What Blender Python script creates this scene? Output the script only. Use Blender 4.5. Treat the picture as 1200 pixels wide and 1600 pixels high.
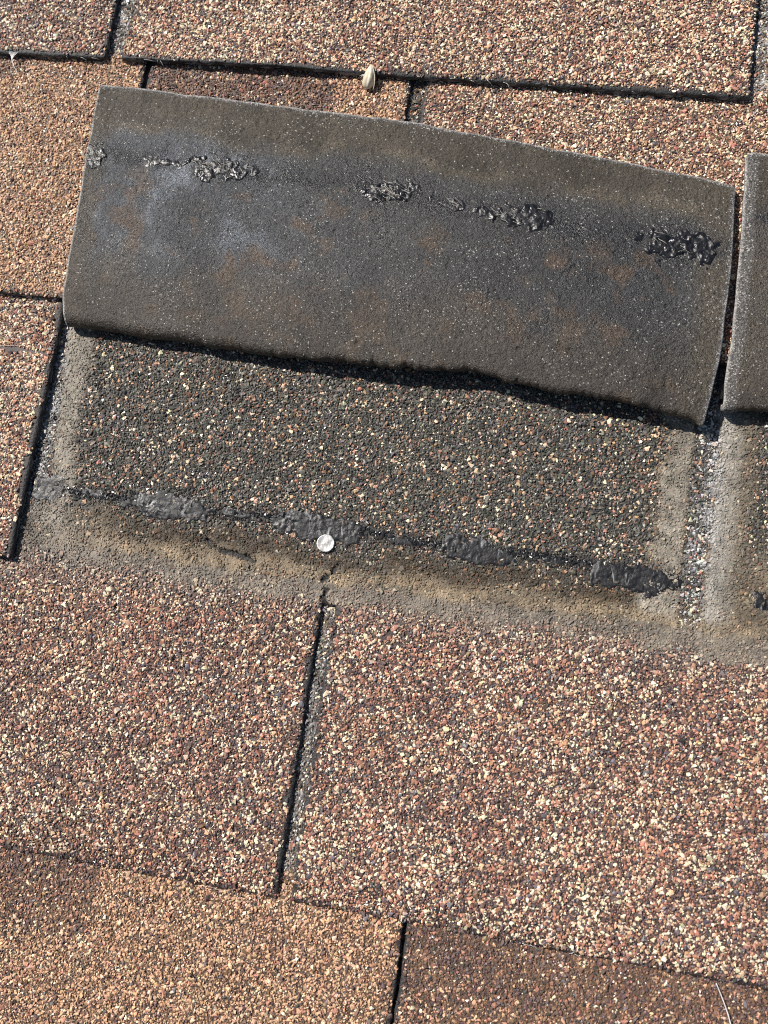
import bpy, bmesh, math, random
import numpy as np
from mathutils import Matrix, Vector, Euler

for o in list(bpy.data.objects):
    bpy.data.objects.remove(o)
scene = bpy.context.scene
COL = scene.collection
RNG = np.random.default_rng(7)
MM = 0.001

# ------------------------------------------------------------------ frame of the roof
# roof coordinates: u along the courses (mm, to the right), v down the slope (mm), z out of the roof (mm)
PITCH = math.radians(18.4)
ROOF = Matrix.Translation((0, 0, 3.0)) @ Matrix.Rotation(PITCH, 4, 'X')

# ------------------------------------------------------------------ camera
cam_data = bpy.data.cameras.new("camera")
cam_data.sensor_fit = 'HORIZONTAL'
cam_data.sensor_width = 36.0
cam_data.lens = 45.0
cam_data.clip_start = 0.01
cam_data.clip_end = 200.0
cam = bpy.data.objects.new("camera", cam_data)
COL.objects.link(cam)
right = Vector((0.98253, 0.14275, -0.11941))
up = -Vector((0.12287, -0.97945, -0.15991))
back = -Vector((-0.13978, 0.14245, -0.97988))
M = Matrix((right, up, back)).transposed().to_4x4()
M.translation = Vector((229.03, -271.68, 417.54)) * MM
cam.matrix_world = ROOF @ M
cam_data.dof.use_dof = True
cam_data.dof.focus_distance = 0.432
cam_data.dof.aperture_fstop = 14.0
scene.camera = cam

# ------------------------------------------------------------------ light
EL = math.radians(45)
SUN_LOCAL = Vector((-0.85 * math.cos(EL), 0.527 * math.cos(EL), math.sin(EL))).normalized()
SUN_DIR = (ROOF.to_3x3() @ SUN_LOCAL).normalized()
sun_data = bpy.data.lights.new("sun", 'SUN')
sun_data.energy = 5.0
sun_data.angle = math.radians(0.53)
sun_data.color = (1.0, 0.95, 0.88)
sun = bpy.data.objects.new("sun", sun_data)
COL.objects.link(sun)
sun.matrix_world = Matrix.Translation((0, 0, 8)) @ SUN_DIR.to_track_quat('Z', 'Y').to_matrix().to_4x4()

world = bpy.data.worlds.new("World")
scene.world = world
world.use_nodes = True
wn = world.node_tree.nodes
bg = wn["Background"]
sky = wn.new("ShaderNodeTexSky")
sky.sky_type = 'NISHITA'
sky.sun_disc = False
sky.sun_elevation = math.asin(SUN_DIR.z)
sky.sun_rotation = math.atan2(SUN_DIR.x, SUN_DIR.y)
world.node_tree.links.new(sky.outputs[0], bg.inputs[0])
bg.inputs[1].default_value = 0.056
scene.view_settings.view_transform = 'Standard'
scene.view_settings.look = 'None'
scene.view_settings.exposure = 0.44
scene.view_settings.gamma = 1.0
scene.view_settings.use_curve_mapping = False

scene.render.filter_size = 1.0
scene.cycles.filter_width = 1.0
scene.cycles.use_denoising = False
scene.cycles.sample_clamp_indirect = 3.0

# ------------------------------------------------------------------ numpy helpers
def lattice(seed):
    return np.random.default_rng(seed).random((128, 128))
_LAT = {}
def noise(u, v, scale, seed=0):
    """smooth value noise 0..1 with features of `scale` mm"""
    if seed not in _LAT:
        _LAT[seed] = lattice(1000 + seed)
    L = _LAT[seed]
    x = np.asarray(u, float) / scale + 37.3 + seed * 3.7
    y = np.asarray(v, float) / scale + 11.9 + seed * 1.3
    i = np.floor(x).astype(int); j = np.floor(y).astype(int)
    fx = x - i; fy = y - j
    fx = fx * fx * (3 - 2 * fx); fy = fy * fy * (3 - 2 * fy)
    a = L[i % 128, j % 128]; b = L[(i + 1) % 128, j % 128]
    c = L[i % 128, (j + 1) % 128]; d = L[(i + 1) % 128, (j + 1) % 128]
    return (a * (1 - fx) + b * fx) * (1 - fy) + (c * (1 - fx) + d * fx) * fy
def fbm(u, v, scale, seed=0, octs=3):
    r = 0; amp = 1; tot = 0
    for k in range(octs):
        r = r + amp * noise(u, v, scale / 2 ** k, seed + 17 * k); tot += amp; amp *= 0.55
    return r / tot
def sstep(a, b, x):
    t = np.clip((np.asarray(x, float) - a) / (b - a), 0, 1)
    return t * t * (3 - 2 * t)
def lerp3(c0, c1, t):
    return c0 * (1 - t[:, None]) + c1 * t[:, None]
def C(r, g, b):
    return np.array([r, g, b], float)

def mesh_obj(name, verts, faces, mats, parent=None, mat_index=None, smooth=True, attrs=None, uvz=True):
    """verts given in roof mm (u, v, z) when uvz, else already local metres"""
    verts = np.asarray(verts, float)
    if uvz:
        verts = verts * np.array([1, -1, 1]) * MM
    me = bpy.data.meshes.new(name)
    if isinstance(faces, np.ndarray):
        n, k = faces.shape
        me.vertices.add(len(verts)); me.vertices.foreach_set("co", verts.ravel())
        me.loops.add(n * k); me.loops.foreach_set("vertex_index", faces.ravel().astype(np.int32))
        me.polygons.add(n)
        me.polygons.foreach_set("loop_start", (np.arange(n) * k).astype(np.int32))
        me.update(calc_edges=True)
    else:
        me.from_pydata([tuple(p) for p in verts], [], faces); me.update()
    for m in (mats if isinstance(mats, (list, tuple)) else [mats]):
        me.materials.append(m)
    if len(me.polygons):
        if mat_index is not None:
            me.polygons.foreach_set("material_index", np.asarray(mat_index, np.int32))
        me.polygons.foreach_set("use_smooth", np.full(len(me.polygons), smooth, bool))
    for k, a in (attrs or {}).items():
        a = np.asarray(a)
        if a.ndim == 2:
            at = me.attributes.new(k, 'FLOAT_COLOR', 'POINT')
            at.data.foreach_set("color", np.hstack([a, np.ones((len(a), 1))]).ravel().astype(np.float32))
        else:
            at = me.attributes.new(k, 'FLOAT', 'POINT')
            at.data.foreach_set("value", a.ravel().astype(np.float32))
    ob = bpy.data.objects.new(name, me)
    COL.objects.link(ob)
    if parent is not None:
        ob.parent = parent
    return ob

def thing(name, label, cat, u, v, z, group=None):
    o = bpy.data.objects.new(name, None)
    o.empty_display_size = 0.01
    COL.objects.link(o)
    o.matrix_world = ROOF @ Matrix.Translation(Vector((u, -v, z)) * MM)
    o["label"] = label; o["category"] = cat
    if group: o["group"] = group
    return o

def tube(path, radii, sides=6):
    """vertices and faces of a tapered tube along path (n,3)"""
    path = np.asarray(path, float); n = len(path)
    radii = np.broadcast_to(np.asarray(radii, float), (n,))
    tang = np.gradient(path, axis=0)
    tang /= np.linalg.norm(tang, axis=1, keepdims=True) + 1e-12
    vs, fs = [], []
    for i in range(n):
        t = tang[i]
        a = np.cross(t, [0.12, 0.21, 0.97]); a /= np.linalg.norm(a) + 1e-12
        b = np.cross(t, a)
        for k in range(sides):
            th = 2 * math.pi * k / sides
            vs.append(path[i] + radii[i] * (a * math.cos(th) + b * math.sin(th)))
    for i in range(n - 1):
        for k in range(sides):
            k2 = (k + 1) % sides
            fs.append((i * sides + k, i * sides + k2, (i + 1) * sides + k2, (i + 1) * sides + k))
    fs.append(tuple(range(sides))[::-1]); fs.append(tuple((n - 1) * sides + k for k in range(sides)))
    return vs, fs

# ------------------------------------------------------------------ materials
def new_mat(name):
    m = bpy.data.materials.new(name); m.use_nodes = True
    nt = m.node_tree
    return m, nt, nt.nodes, nt.links, nt.nodes["Principled BSDF"]

def node(ns, kind, **kw):
    n = ns.new(kind)
    for k, v in kw.items():
        setattr(n, k, v)
    return n

def mat_granule():
    m, nt, ns, ln, bs = new_mat("mineral_granule")
    at = node(ns, "ShaderNodeAttribute", attribute_type='INSTANCER', attribute_name="gcol")
    tc = node(ns, "ShaderNodeTexCoord")
    nz = node(ns, "ShaderNodeTexNoise"); nz.inputs["Scale"].default_value = 1.8; nz.inputs["Detail"].default_value = 3
    ln.new(tc.outputs["Object"], nz.inputs["Vector"])
    mr = node(ns, "ShaderNodeMapRange"); mr.inputs[3].default_value = 0.72; mr.inputs[4].default_value = 1.28
    ln.new(nz.outputs["Fac"], mr.inputs[0])
    mx = node(ns, "ShaderNodeVectorMath", operation='SCALE')
    ln.new(at.outputs["Color"], mx.inputs[0]); ln.new(mr.outputs[0], mx.inputs["Scale"])
    ln.new(mx.outputs[0], bs.inputs["Base Color"])
    ar = node(ns, "ShaderNodeAttribute", attribute_type='INSTANCER', attribute_name="grough")
    ln.new(ar.outputs["Fac"], bs.inputs["Roughness"])
    bs.inputs["Specular IOR Level"].default_value = 0.5
    return m

def mat_asphalt():
    """bitumen and dust between the granules; colour comes from the sheet itself"""
    m, nt, ns, ln, bs = new_mat("shingle_asphalt")
    at = node(ns, "ShaderNodeAttribute", attribute_name="scol")
    tc = node(ns, "ShaderNodeTexCoord")
    nz = node(ns, "ShaderNodeTexNoise"); nz.inputs["Scale"].default_value = 900; nz.inputs["Detail"].default_value = 4
    ln.new(tc.outputs["Object"], nz.inputs["Vector"])
    mr = node(ns, "ShaderNodeMapRange"); mr.inputs[3].default_value = 0.45; mr.inputs[4].default_value = 1.55
    ln.new(nz.outputs["Fac"], mr.inputs[0])
    mx = node(ns, "ShaderNodeVectorMath", operation='SCALE')
    ln.new(at.outputs["Color"], mx.inputs[0]); ln.new(mr.outputs[0], mx.inputs["Scale"])
    ln.new(mx.outputs[0], bs.inputs["Base Color"])
    bs.inputs["Roughness"].default_value = 0.62
    bp = node(ns, "ShaderNodeBump"); bp.inputs["Strength"].default_value = 0.9; bp.inputs["Distance"].default_value = 0.0006
    ln.new(nz.outputs["Fac"], bp.inputs["Height"]); ln.new(bp.outputs[0], bs.inputs["Normal"])
    return m

def mat_far(name, stops):
    """granule surface of shingles outside the picture"""
    m, nt, ns, ln, bs = new_mat(name)
    tc = node(ns, "ShaderNodeTexCoord")
    vo = node(ns, "ShaderNodeTexVoronoi"); vo.inputs["Scale"].default_value = 700
    ln.new(tc.outputs["Object"], vo.inputs["Vector"])
    sp = node(ns, "ShaderNodeSeparateColor"); ln.new(vo.outputs["Color"], sp.inputs[0])
    cr = node(ns, "ShaderNodeValToRGB"); cr.color_ramp.interpolation = 'CONSTANT'
    el = cr.color_ramp.elements
    while len(el) < len(stops): el.new(0.5)
    for e, (p, c) in zip(el, stops):
        e.position = p; e.color = (*(np.array(c) * .72), 1)
    ln.new(sp.outputs[0], cr.inputs[0]); ln.new(cr.outputs[0], bs.inputs["Base Color"])
    bp = node(ns, "ShaderNodeBump", invert=True); bp.inputs["Strength"].default_value = 1.0; bp.inputs["Distance"].default_value = 0.0008
    ln.new(vo.outputs["Distance"], bp.inputs["Height"]); ln.new(bp.outputs[0], bs.inputs["Normal"])
    bs.inputs["Roughness"].default_value = 0.8
    return m

def mat_backing():
    m, nt, ns, ln, bs = new_mat("sanded_backing")
    at = node(ns, "ShaderNodeAttribute", attribute_name="scol")
    tc = node(ns, "ShaderNodeTexCoord")
    n1 = node(ns, "ShaderNodeTexNoise"); n1.inputs["Scale"].default_value = 1300; n1.inputs["Detail"].default_value = 3; n1.inputs["Roughness"].default_value = 0.7
    n2 = node(ns, "ShaderNodeTexNoise"); n2.inputs["Scale"].default_value = 480; n2.inputs["Detail"].default_value = 4; n2.inputs["Roughness"].default_value = 0.7
    vo = node(ns, "ShaderNodeTexVoronoi"); vo.inputs["Scale"].default_value = 2100
    for n in (n1, n2, vo): ln.new(tc.outputs["Object"], n.inputs["Vector"])
    mr = node(ns, "ShaderNodeMapRange"); mr.inputs[1].default_value = 0.32; mr.inputs[2].default_value = 0.68; mr.inputs[3].default_value = 0.12; mr.inputs[4].default_value = 1.85
    ln.new(n1.outputs["Fac"], mr.inputs[0])
    sc = node(ns, "ShaderNodeVectorMath", operation='SCALE')
    ln.new(at.outputs["Color"], sc.inputs[0]); ln.new(mr.outputs[0], sc.inputs["Scale"])
    # grains of pale sand, of many brightnesses
    sp = node(ns, "ShaderNodeSeparateColor"); ln.new(vo.outputs["Color"], sp.inputs[0])
    spk = node(ns, "ShaderNodeAttribute", attribute_name="speck")
    gt = node(ns, "ShaderNodeMath", operation='LESS_THAN'); ln.new(sp.outputs[0], gt.inputs[0]); ln.new(spk.outputs["Fac"], gt.inputs[1])
    pw = node(ns, "ShaderNodeMath", operation='POWER'); ln.new(sp.outputs[1], pw.inputs[0]); pw.inputs[1].default_value = 2.2
    an = node(ns, "ShaderNodeMath", operation='MULTIPLY'); ln.new(gt.outputs[0], an.inputs[0]); ln.new(pw.outputs[0], an.inputs[1])
    mix = node(ns, "ShaderNodeMix", data_type='RGBA')
    ln.new(an.outputs[0], mix.inputs["Factor"]); ln.new(sc.outputs[0], mix.inputs["A"])
    mix.inputs["B"].default_value = (0.42, 0.40, 0.36, 1)
    ln.new(mix.outputs["Result"], bs.inputs["Base Color"])
    ra = node(ns, "ShaderNodeAttribute", attribute_name="rough"); ln.new(ra.outputs["Fac"], bs.inputs["Roughness"])
    bs.inputs["Specular IOR Level"].default_value = 0.5
    ad = node(ns, "ShaderNodeMath", operation='MULTIPLY_ADD'); ad.inputs[1].default_value = 0.55
    ln.new(n1.outputs["Fac"], ad.inputs[0]); ln.new(n2.outputs["Fac"], ad.inputs[2])
    b2 = node(ns, "ShaderNodeBump"); b2.inputs["Strength"].default_value = 1.0; b2.inputs["Distance"].default_value = 0.0010
    ln.new(ad.outputs[0], b2.inputs["Height"]); ln.new(b2.outputs[0], bs.inputs["Normal"])
    return m

def mat_tar(name="sealant_tar", dark=(0.008, 0.008, 0.009, 1), pale=(0.032, 0.032, 0.035, 1), r0=.28, r1=.6, scuff_sheen=0.0):
    m, nt, ns, ln, bs = new_mat(name)
    tc = node(ns, "ShaderNodeTexCoord")
    n1 = node(ns, "ShaderNodeTexNoise"); n1.inputs["Scale"].default_value = 420; n1.inputs["Detail"].default_value = 5
    n2 = node(ns, "ShaderNodeTexNoise"); n2.inputs["Scale"].default_value = 160; n2.inputs["Detail"].default_value = 2
    for n in (n1, n2): ln.new(tc.outputs["Object"], n.inputs["Vector"])
    cr = node(ns, "ShaderNodeValToRGB")
    cr.color_ramp.elements[0].position = 0.40; cr.color_ramp.elements[0].color = dark
    cr.color_ramp.elements[1].position = 0.75; cr.color_ramp.elements[1].color = pale
    ln.new(n1.outputs["Fac"], cr.inputs[0])
    n3 = node(ns, "ShaderNodeTexNoise"); n3.inputs["Scale"].default_value = 330; n3.inputs["Detail"].default_value = 3; n3.inputs["Distortion"].default_value = 1.2
    mp = node(ns, "ShaderNodeMapping"); mp.inputs["Rotation"].default_value = (0, 0, .7); mp.inputs["Scale"].default_value = (1, .35, 1)
    ln.new(tc.outputs["Object"], mp.inputs[0]); ln.new(mp.outputs[0], n3.inputs["Vector"])
    m3 = node(ns, "ShaderNodeMapRange"); m3.inputs[1].default_value = .62; m3.inputs[2].default_value = .74; m3.inputs[4].default_value = scuff_sheen
    ln.new(n3.outputs["Fac"], m3.inputs[0])
    mx = node(ns, "ShaderNodeMix", data_type='RGBA'); mx.inputs["B"].default_value = (.42, .43, .45, 1)
    ln.new(m3.outputs[0], mx.inputs["Factor"]); ln.new(cr.outputs[0], mx.inputs["A"]); ln.new(mx.outputs["Result"], bs.inputs["Base Color"])
    mr = node(ns, "ShaderNodeMapRange"); mr.inputs[1].default_value = 0.35; mr.inputs[2].default_value = 0.65; mr.inputs[3].default_value = r0; mr.inputs[4].default_value = r1
    ln.new(n2.outputs["Fac"], mr.inputs[0]); ln.new(mr.outputs[0], bs.inputs["Roughness"])
    bp = node(ns, "ShaderNodeBump"); bp.inputs["Strength"].default_value = 0.7; bp.inputs["Distance"].default_value = 0.0008
    ln.new(n1.outputs["Fac"], bp.inputs["Height"]); ln.new(bp.outputs[0], bs.inputs["Normal"])
    return m

def mat_plain(name, c0, c1, rough, scale, metallic=0.0, bump=0.3, sub=0.0):
    m, nt, ns, ln, bs = new_mat(name)
    tc = node(ns, "ShaderNodeTexCoord")
    nz = node(ns, "ShaderNodeTexNoise"); nz.inputs["Scale"].default_value = scale; nz.inputs["Detail"].default_value = 5
    ln.new(tc.outputs["Object"], nz.inputs["Vector"])
    cr = node(ns, "ShaderNodeValToRGB")
    cr.color_ramp.elements[0].position = 0.35; cr.color_ramp.elements[0].color = (*c0, 1)
    cr.color_ramp.elements[1].position = 0.65; cr.color_ramp.elements[1].color = (*c1, 1)
    ln.new(nz.outputs["Fac"], cr.inputs[0]); ln.new(cr.outputs[0], bs.inputs["Base Color"])
    bs.inputs["Roughness"].default_value = rough; bs.inputs["Metallic"].default_value = metallic
    bp = node(ns, "ShaderNodeBump"); bp.inputs["Strength"].default_value = bump; bp.inputs["Distance"].default_value = 0.0004
    ln.new(nz.outputs["Fac"], bp.inputs["Height"]); ln.new(bp.outputs[0], bs.inputs["Normal"])
    return m

CREAM = C(0.69, 0.575, 0.405); TERRA = C(0.365, 0.175, 0.118); PLUM = C(0.118, 0.072, 0.064); GREYV = C(0.13, 0.115, 0.125)
TAN = C(0.53, 0.32, 0.19); BROWN = C(0.20, 0.11, 0.065); BLACK = C(0.056, 0.053, 0.044); GREYG = C(0.13, 0.122, 0.098)
LIGHT = C(0.44, 0.43, 0.41); PINK = C(0.56, 0.37, 0.24)
PALS = np.array([CREAM, TERRA, PLUM, GREYV, TAN, BROWN, BLACK, GREYG, LIGHT, PINK])
#                 cream terra plum greyv tan  brown black greyg light pink
W_BLEND = np.array([.20, .29, .26, .07, .04, .05, .02, .00, .00, .07])
W_PALE  = np.array([.25, .25, .16, .05, .10, .06, .02, .00, .00, .11])
W_TAN   = np.array([.05, .07, .05, .01, .54, .12, .01, .00, .00, .15])
W_TAND  = np.array([.03, .10, .44, .03, .08, .28, .04, .00, .00, .00])
W_DARK  = np.array([.05, .025, .03, .04, .03, .09, .45, .27, .00, .02])
W_CHAN  = np.array([.08, .06, .02, .12, .00, .02, .30, .22, .18, .00])

GRAN = mat_granule()
ASPH = mat_asphalt()
FAR_BLEND = mat_far("granule_blend", [(0, CREAM), (.27, TERRA), (.55, PLUM), (.83, GREYV), (.92, TAN)])
FAR_TAN = mat_far("granule_tan", [(0, TAN), (.5, BROWN), (.66, TERRA), (.82, CREAM), (.93, PLUM)])
BACKING = mat_backing()
TAR = mat_tar(dark=(.005, .005, .006, 1), pale=(.018, .018, .021, 1), r0=.25, r1=.5, scuff_sheen=.04)
TAR_FLAT = mat_tar("sealant_residue", (0.005, 0.005, 0.006, 1), (0.018, 0.018, 0.020, 1), .38, .62, .5)
FIBRE = mat_plain("glass_fibre", (0.5, 0.49, 0.47), (0.75, 0.74, 0.72), 0.45, 600)
FIBRE_DULL = mat_plain("tarred_fibre", (0.12, 0.11, 0.10), (0.42, 0.39, 0.35), 0.5, 500)

# ------------------------------------------------------------------ granules: one shared node tree that scatters angular chips
def granule_tree():
    g = bpy.data.node_groups.new("granule_scatter", 'GeometryNodeTree')
    g.interface.new_socket("Geometry", in_out='INPUT', socket_type='NodeSocketGeometry')
    g.interface.new_socket("Geometry", in_out='OUTPUT', socket_type='NodeSocketGeometry')
    ns, ln = g.nodes, g.links
    gi = ns.new("NodeGroupInput"); go = ns.new("NodeGroupOutput")
    g2i = ns.new("GeometryNodeGeometryToInstance")
    for k in range(8):
        ico = ns.new("GeometryNodeMeshIcoSphere"); ico.inputs["Radius"].default_value = 1.0
        ico.inputs["Subdivisions"].default_value = 1
        sp = ns.new("GeometryNodeSetPosition")
        rv = ns.new("FunctionNodeRandomValue"); rv.data_type = 'FLOAT_VECTOR'
        rv.inputs[0].default_value = (-0.5,) * 3; rv.inputs[1].default_value = (0.5,) * 3
        rv.inputs["Seed"].default_value = 11 + k
        ln.new(ico.outputs[0], sp.inputs["Geometry"]); ln.new(rv.outputs[0], sp.inputs["Offset"])
        ch = ns.new("GeometryNodeConvexHull"); ln.new(sp.outputs[0], ch.inputs[0])
        sm = ns.new("GeometryNodeSetMaterial"); sm.inputs["Material"].default_value = GRAN
        ln.new(ch.outputs[0], sm.inputs["Geometry"])
        ss = ns.new("GeometryNodeSetShadeSmooth"); ss.inputs["Shade Smooth"].default_value = False
        ln.new(sm.outputs[0], ss.inputs[0])
        ln.new(ss.outputs[0], g2i.inputs[0])
    iop = ns.new("GeometryNodeInstanceOnPoints")
    ln.new(gi.outputs[0], iop.inputs["Points"]); ln.new(g2i.outputs[0], iop.inputs["Instance"])
    iop.inputs["Pick Instance"].default_value = True
    def named(nm, dt):
        n = ns.new("GeometryNodeInputNamedAttribute"); n.data_type = dt; n.inputs["Name"].default_value = nm
        return n.outputs["Attribute"]
    ln.new(named("gvar", 'INT'), iop.inputs["Instance Index"])
    er = ns.new("FunctionNodeEulerToRotation"); ln.new(named("grot", 'FLOAT_VECTOR'), er.inputs[0])
    ln.new(er.outputs[0], iop.inputs["Rotation"])
    ln.new(named("gscl", 'FLOAT_VECTOR'), iop.inputs["Scale"])
    ln.new(iop.outputs[0], go.inputs[0])
    return g
TREE = granule_tree()

def granules(parent, u, v, z, col, rad, rough, name="granules"):
    n = len(u)
    me = bpy.data.meshes.new(name)
    me.vertices.add(n)
    me.vertices.foreach_set("co", (np.stack([u, -v, z], 1) * MM).ravel().astype(np.float32))
    def put(nm, typ, arr, key):
        a = me.attributes.new(nm, typ, 'POINT'); a.data.foreach_set(key, np.ascontiguousarray(arr).ravel())
    put("gcol", 'FLOAT_COLOR', np.hstack([col, np.ones((n, 1))]).astype(np.float32), "color")
    put("grough", 'FLOAT', rough.astype(np.float32), "value")
    put("gvar", 'INT', RNG.integers(0, 8, n).astype(np.int32), "value")
    rot = np.stack([RNG.normal(0, .3, n), RNG.normal(0, .3, n), RNG.random(n) * 6.283], 1)
    put("grot", 'FLOAT_VECTOR', rot.astype(np.float32), "vector")
    asp = np.exp(RNG.normal(0, .2, (n, 3))); asp[:, 2] *= 0.6
    put("gscl", 'FLOAT_VECTOR', (asp * rad[:, None] * MM).astype(np.float32), "vector")
    me.materials.append(GRAN)
    o = bpy.data.objects.new(name, me); COL.objects.link(o); o.parent = parent
    o["kind"] = "stuff"
    md = o.modifiers.new("scatter", 'NODES'); md.node_group = TREE
    return o

# ------------------------------------------------------------------ shape of the roof surface
T = 2.8                       # step from one course to the next
TH = 2.4                      # thickness of a shingle
GU0, GU1, GV0, GV1 = -98., 385., -80., 482.     # where granules are built one by one
EDGE = {0: -124.0, 1: 3.2, 2: 128.7, 3: 254.0, 4: 380.0, 5: 507.0}
for k in range(-9, 0): EDGE[k] = -124.0 + 127 * k
for k in range(6, 13): EDGE[k] = 507.0 + 127 * (k - 5)

def surf(course, u, v):
    u = np.asarray(u, float); v = np.asarray(v, float)
    ve = EDGE[course]
    z = T * (1 - (ve - v) / 127.0) + 0.9 * (noise(u, v, 75, 3) - 0.5)
    if course == 1:           # corner tab that has let go along its lower edge
        z = z + 2.0 * np.exp(-((u - 75) / 50) ** 2) * sstep(ve - 32, ve, v) + 0.4 * sstep(ve - 15, ve, v)
    if course == 2:
        z = z + 0.5 * sstep(ve - 12, ve, v)
    if course == 3:
        z = z + 0.8 * sstep(-25, 2, u) * sstep(-120, 0, u)
    if course == 5:           # fill added in the keyway above to narrow its shadow line
        z = z + 0.9 * sstep(145, 147.5, u) * sstep(157, 154.5, u) * sstep(378, 368, v) * (.6 + .8 * noise(u, v, 8, 5))
    if course == 4:           # softened lower edge lying tight on the course below
        z = z - 2.2 * sstep(ve - 11, ve + 1, v) - 0.3 * np.exp(-((u - 210) / 25) ** 2) * sstep(ve - 20, ve, v)
    return z

# stain left on the covered part of the course below the lifted tabs
def stain(u, v):
    """dust amount 0..1 and its colour, on course 4"""
    n1 = fbm(u, v, 14, 21) - 0.5; n2 = fbm(u, v, 5, 22) - 0.5
    vo = np.interp(u, [-20, 15, 87, 147, 231, 300, 312, 340, 400], [247, 249, 252.3, 253, 252.4, 250.5, 252, 251, 251]) + 4 * n1 + 2.5 * n2
    db = vo - v
    inA = sstep(0, 9, u); 
    bottom = sstep(-5.0, 3.5, db + 4 * n2) * sstep(33, 15, db + 14 * n1 + 5 * n2) * (0.72 + 0.28 * sstep(.35, .6, fbm(u, v, 10, 25)))
    ul = np.interp(v, [128, 143, 184, 212, 254], [2, 4, 8.5, 10.5, 9]) + 3 * n2
    left = sstep(ul - 1.5, ul + 2.5, u) * sstep(ul + 16.5, ul + 8.5, u + 10 * n1 + 4 * n2) * sstep(5, -2, v - 236)
    right = sstep(283.0, 289.5, u + 13 * n1 + 4 * n2) * sstep(300.5, 297.5, u + 2 * n2)
    rb = sstep(307.5, 311.5, u + 2 * n2) * np.maximum(sstep(331, 318, u + 5 * n1), .8 * sstep(195, 225, v + 20 * n1))
    chan_low = sstep(236, 248, v + 6 * n1) * (u > 296) * (u < 313) * sstep(-3, 4, db)
    side = np.maximum.reduce([left, right, rb * (v < 262)])
    amt = np.maximum.reduce([bottom * np.where((u > 299) & (u < 309), 0.35, 1) * np.where(u < 7, 0.75, 1), side * (db > -4), 0.8 * chan_low])
    grey = C(0.195, 0.164, 0.127); tan = C(0.27, 0.205, 0.132); dk = C(0.055, 0.037, 0.020)
    col = lerp3(np.tile(grey, (len(u), 1)), tan, sstep(5, 10, db + 3 * n1) * sstep(20, 60, u))
    col = lerp3(col, dk, sstep(10.5, 18, db + 7 * n1) * (1 - np.clip(side, 0, 1)) * sstep(20, 60, u))
    sidecol = lerp3(np.tile(C(0.26, 0.23, 0.185), (len(u), 1)), C(0.32, 0.295, 0.255), rb * sstep(322, 311, u))
    sidecol = lerp3(sidecol, C(0.10, 0.075, 0.045), rb * sstep(316, 325, u))
    col = lerp3(col, sidecol, np.clip(side * sstep(6, 16, db), 0, 1))
    col = col * (1 + 0.8 * n2 + 0.7 * n1 + 0.35 * (noise(u, v, 1.8, 26) - .5))[:, None]
    return np.clip(amt, 0, 1), col, db

CRACKS = [[(91.6, 233.6), (94, 236.2), (99, 237.2), (105.8, 238.2), (111, 239.0), (115.1, 240.6)],
          [(152.5, 237.0), (150.5, 239.5), (151.5, 241.0)], [(149.0, 242.6), (146.8, 244.4)], [(149.5, 249.0), (148.2, 252.0), (149.6, 255.0)]]
def crack_dist(u, v):
    d = np.full(len(u), 1e3)
    for pl in CRACKS:
        for (a, b), (c, e) in zip(pl[:-1], pl[1:]):
            dx, dy = c - a, e - b
            t = np.clip(((u - a) * dx + (v - b) * dy) / (dx * dx + dy * dy), 0, 1)
            d = np.minimum(d, np.hypot(u - a - t * dx, v - b - t * dy))
    return d
def crack_mask(u, v):
    return (crack_dist(u, v) < 0.45 + 1.5 * noise(u, v, 4, 61)).astype(float)

def weights(course, u, v):
    """mix of granule colours that this piece of roof was made with"""
    n = len(u)
    nb = fbm(u, v, 38, 31) - 0.5; ns_ = fbm(u, v, 11, 35) - 0.5
    def full(w): return np.tile(w, (n, 1))
    def blend(A, B, t): return A * (1 - t[:, None]) + B * t[:, None]
    if course in (1, 0):
        W = blend(full(W_PALE), full(W_BLEND), sstep(4, -4, u))
    elif course == 2:
        W = full(W_TAN)
        W = blend(W, full(W_PALE), sstep(155, 157, u))
        W = blend(W, full(W_TAND), sstep(20, 22, u) * sstep(119, 112, u + 8 * ns_))
        W = blend(W, full(W_TAND), 0.7 * sstep(-40, -50, u + 8 * ns_) * sstep(24, 12, v + 10 * ns_))
        inkw = ((u > -1.6) & (u < 7.4) & (v < -2)) | ((u > 306) & (u < 314) & (v < -2))
        W = np.where(inkw[:, None], W_CHAN, W)
    elif course == 3:
        W = full(W_PALE)
        W = blend(W, full(W_DARK), 0.85 * ((u > 140) & (u < 170) & (v < 128)))
    elif course == 4:
        W = full(W_BLEND)
        W = blend(W, full(W_DARK), sstep(255, 243, v + 5 * ns_))
        W = blend(W, full(W_TAND), 0.4 * sstep(0.02, 0.16, nb) * (v > 254) * (u < 150))
        chan = ((u > 300.2) & (u < 308.6) & (v < 246)) | ((u < 8.5 + 3 * ns_) & (v < 236))
        W = np.where(chan[:, None], W_CHAN, W)
    elif course == 5:
        W = full(W_TAN)
        dkz = sstep(71, 66, u + 5 * ns_) * sstep(424, 402, v + 16 * ns_ + 8 * nb + .15 * (u - 30))
        dkr = sstep(202.5, 203.5, u) * (0.95 * sstep(430, 396, v + 16 * ns_ - 0.02 * u) + 0.1)
        W = blend(W, full(W_TAND), np.clip(dkz + dkr, 0, 1))
        W = blend(W, full(W_TAND), 0.13 + 0 * u)
        inkw = (u > 146) & (u < 156) & (v < 368 + 6 * ns_)
        W = np.where(inkw[:, None], W_CHAN, W)
    else:
        W = full(W_BLEND)
    # natural drift of the blend
    W = W.copy()
    W[:, 0] *= np.exp(1.2 * nb + 1.3 * ns_); W[:, 2] *= np.exp(-1.3 * nb - 1.1 * ns_); W[:, 1] *= np.exp(1.2 * (noise(u, v, 17, 37) - 0.5))
    return W / W.sum(1, keepdims=True)

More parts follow.
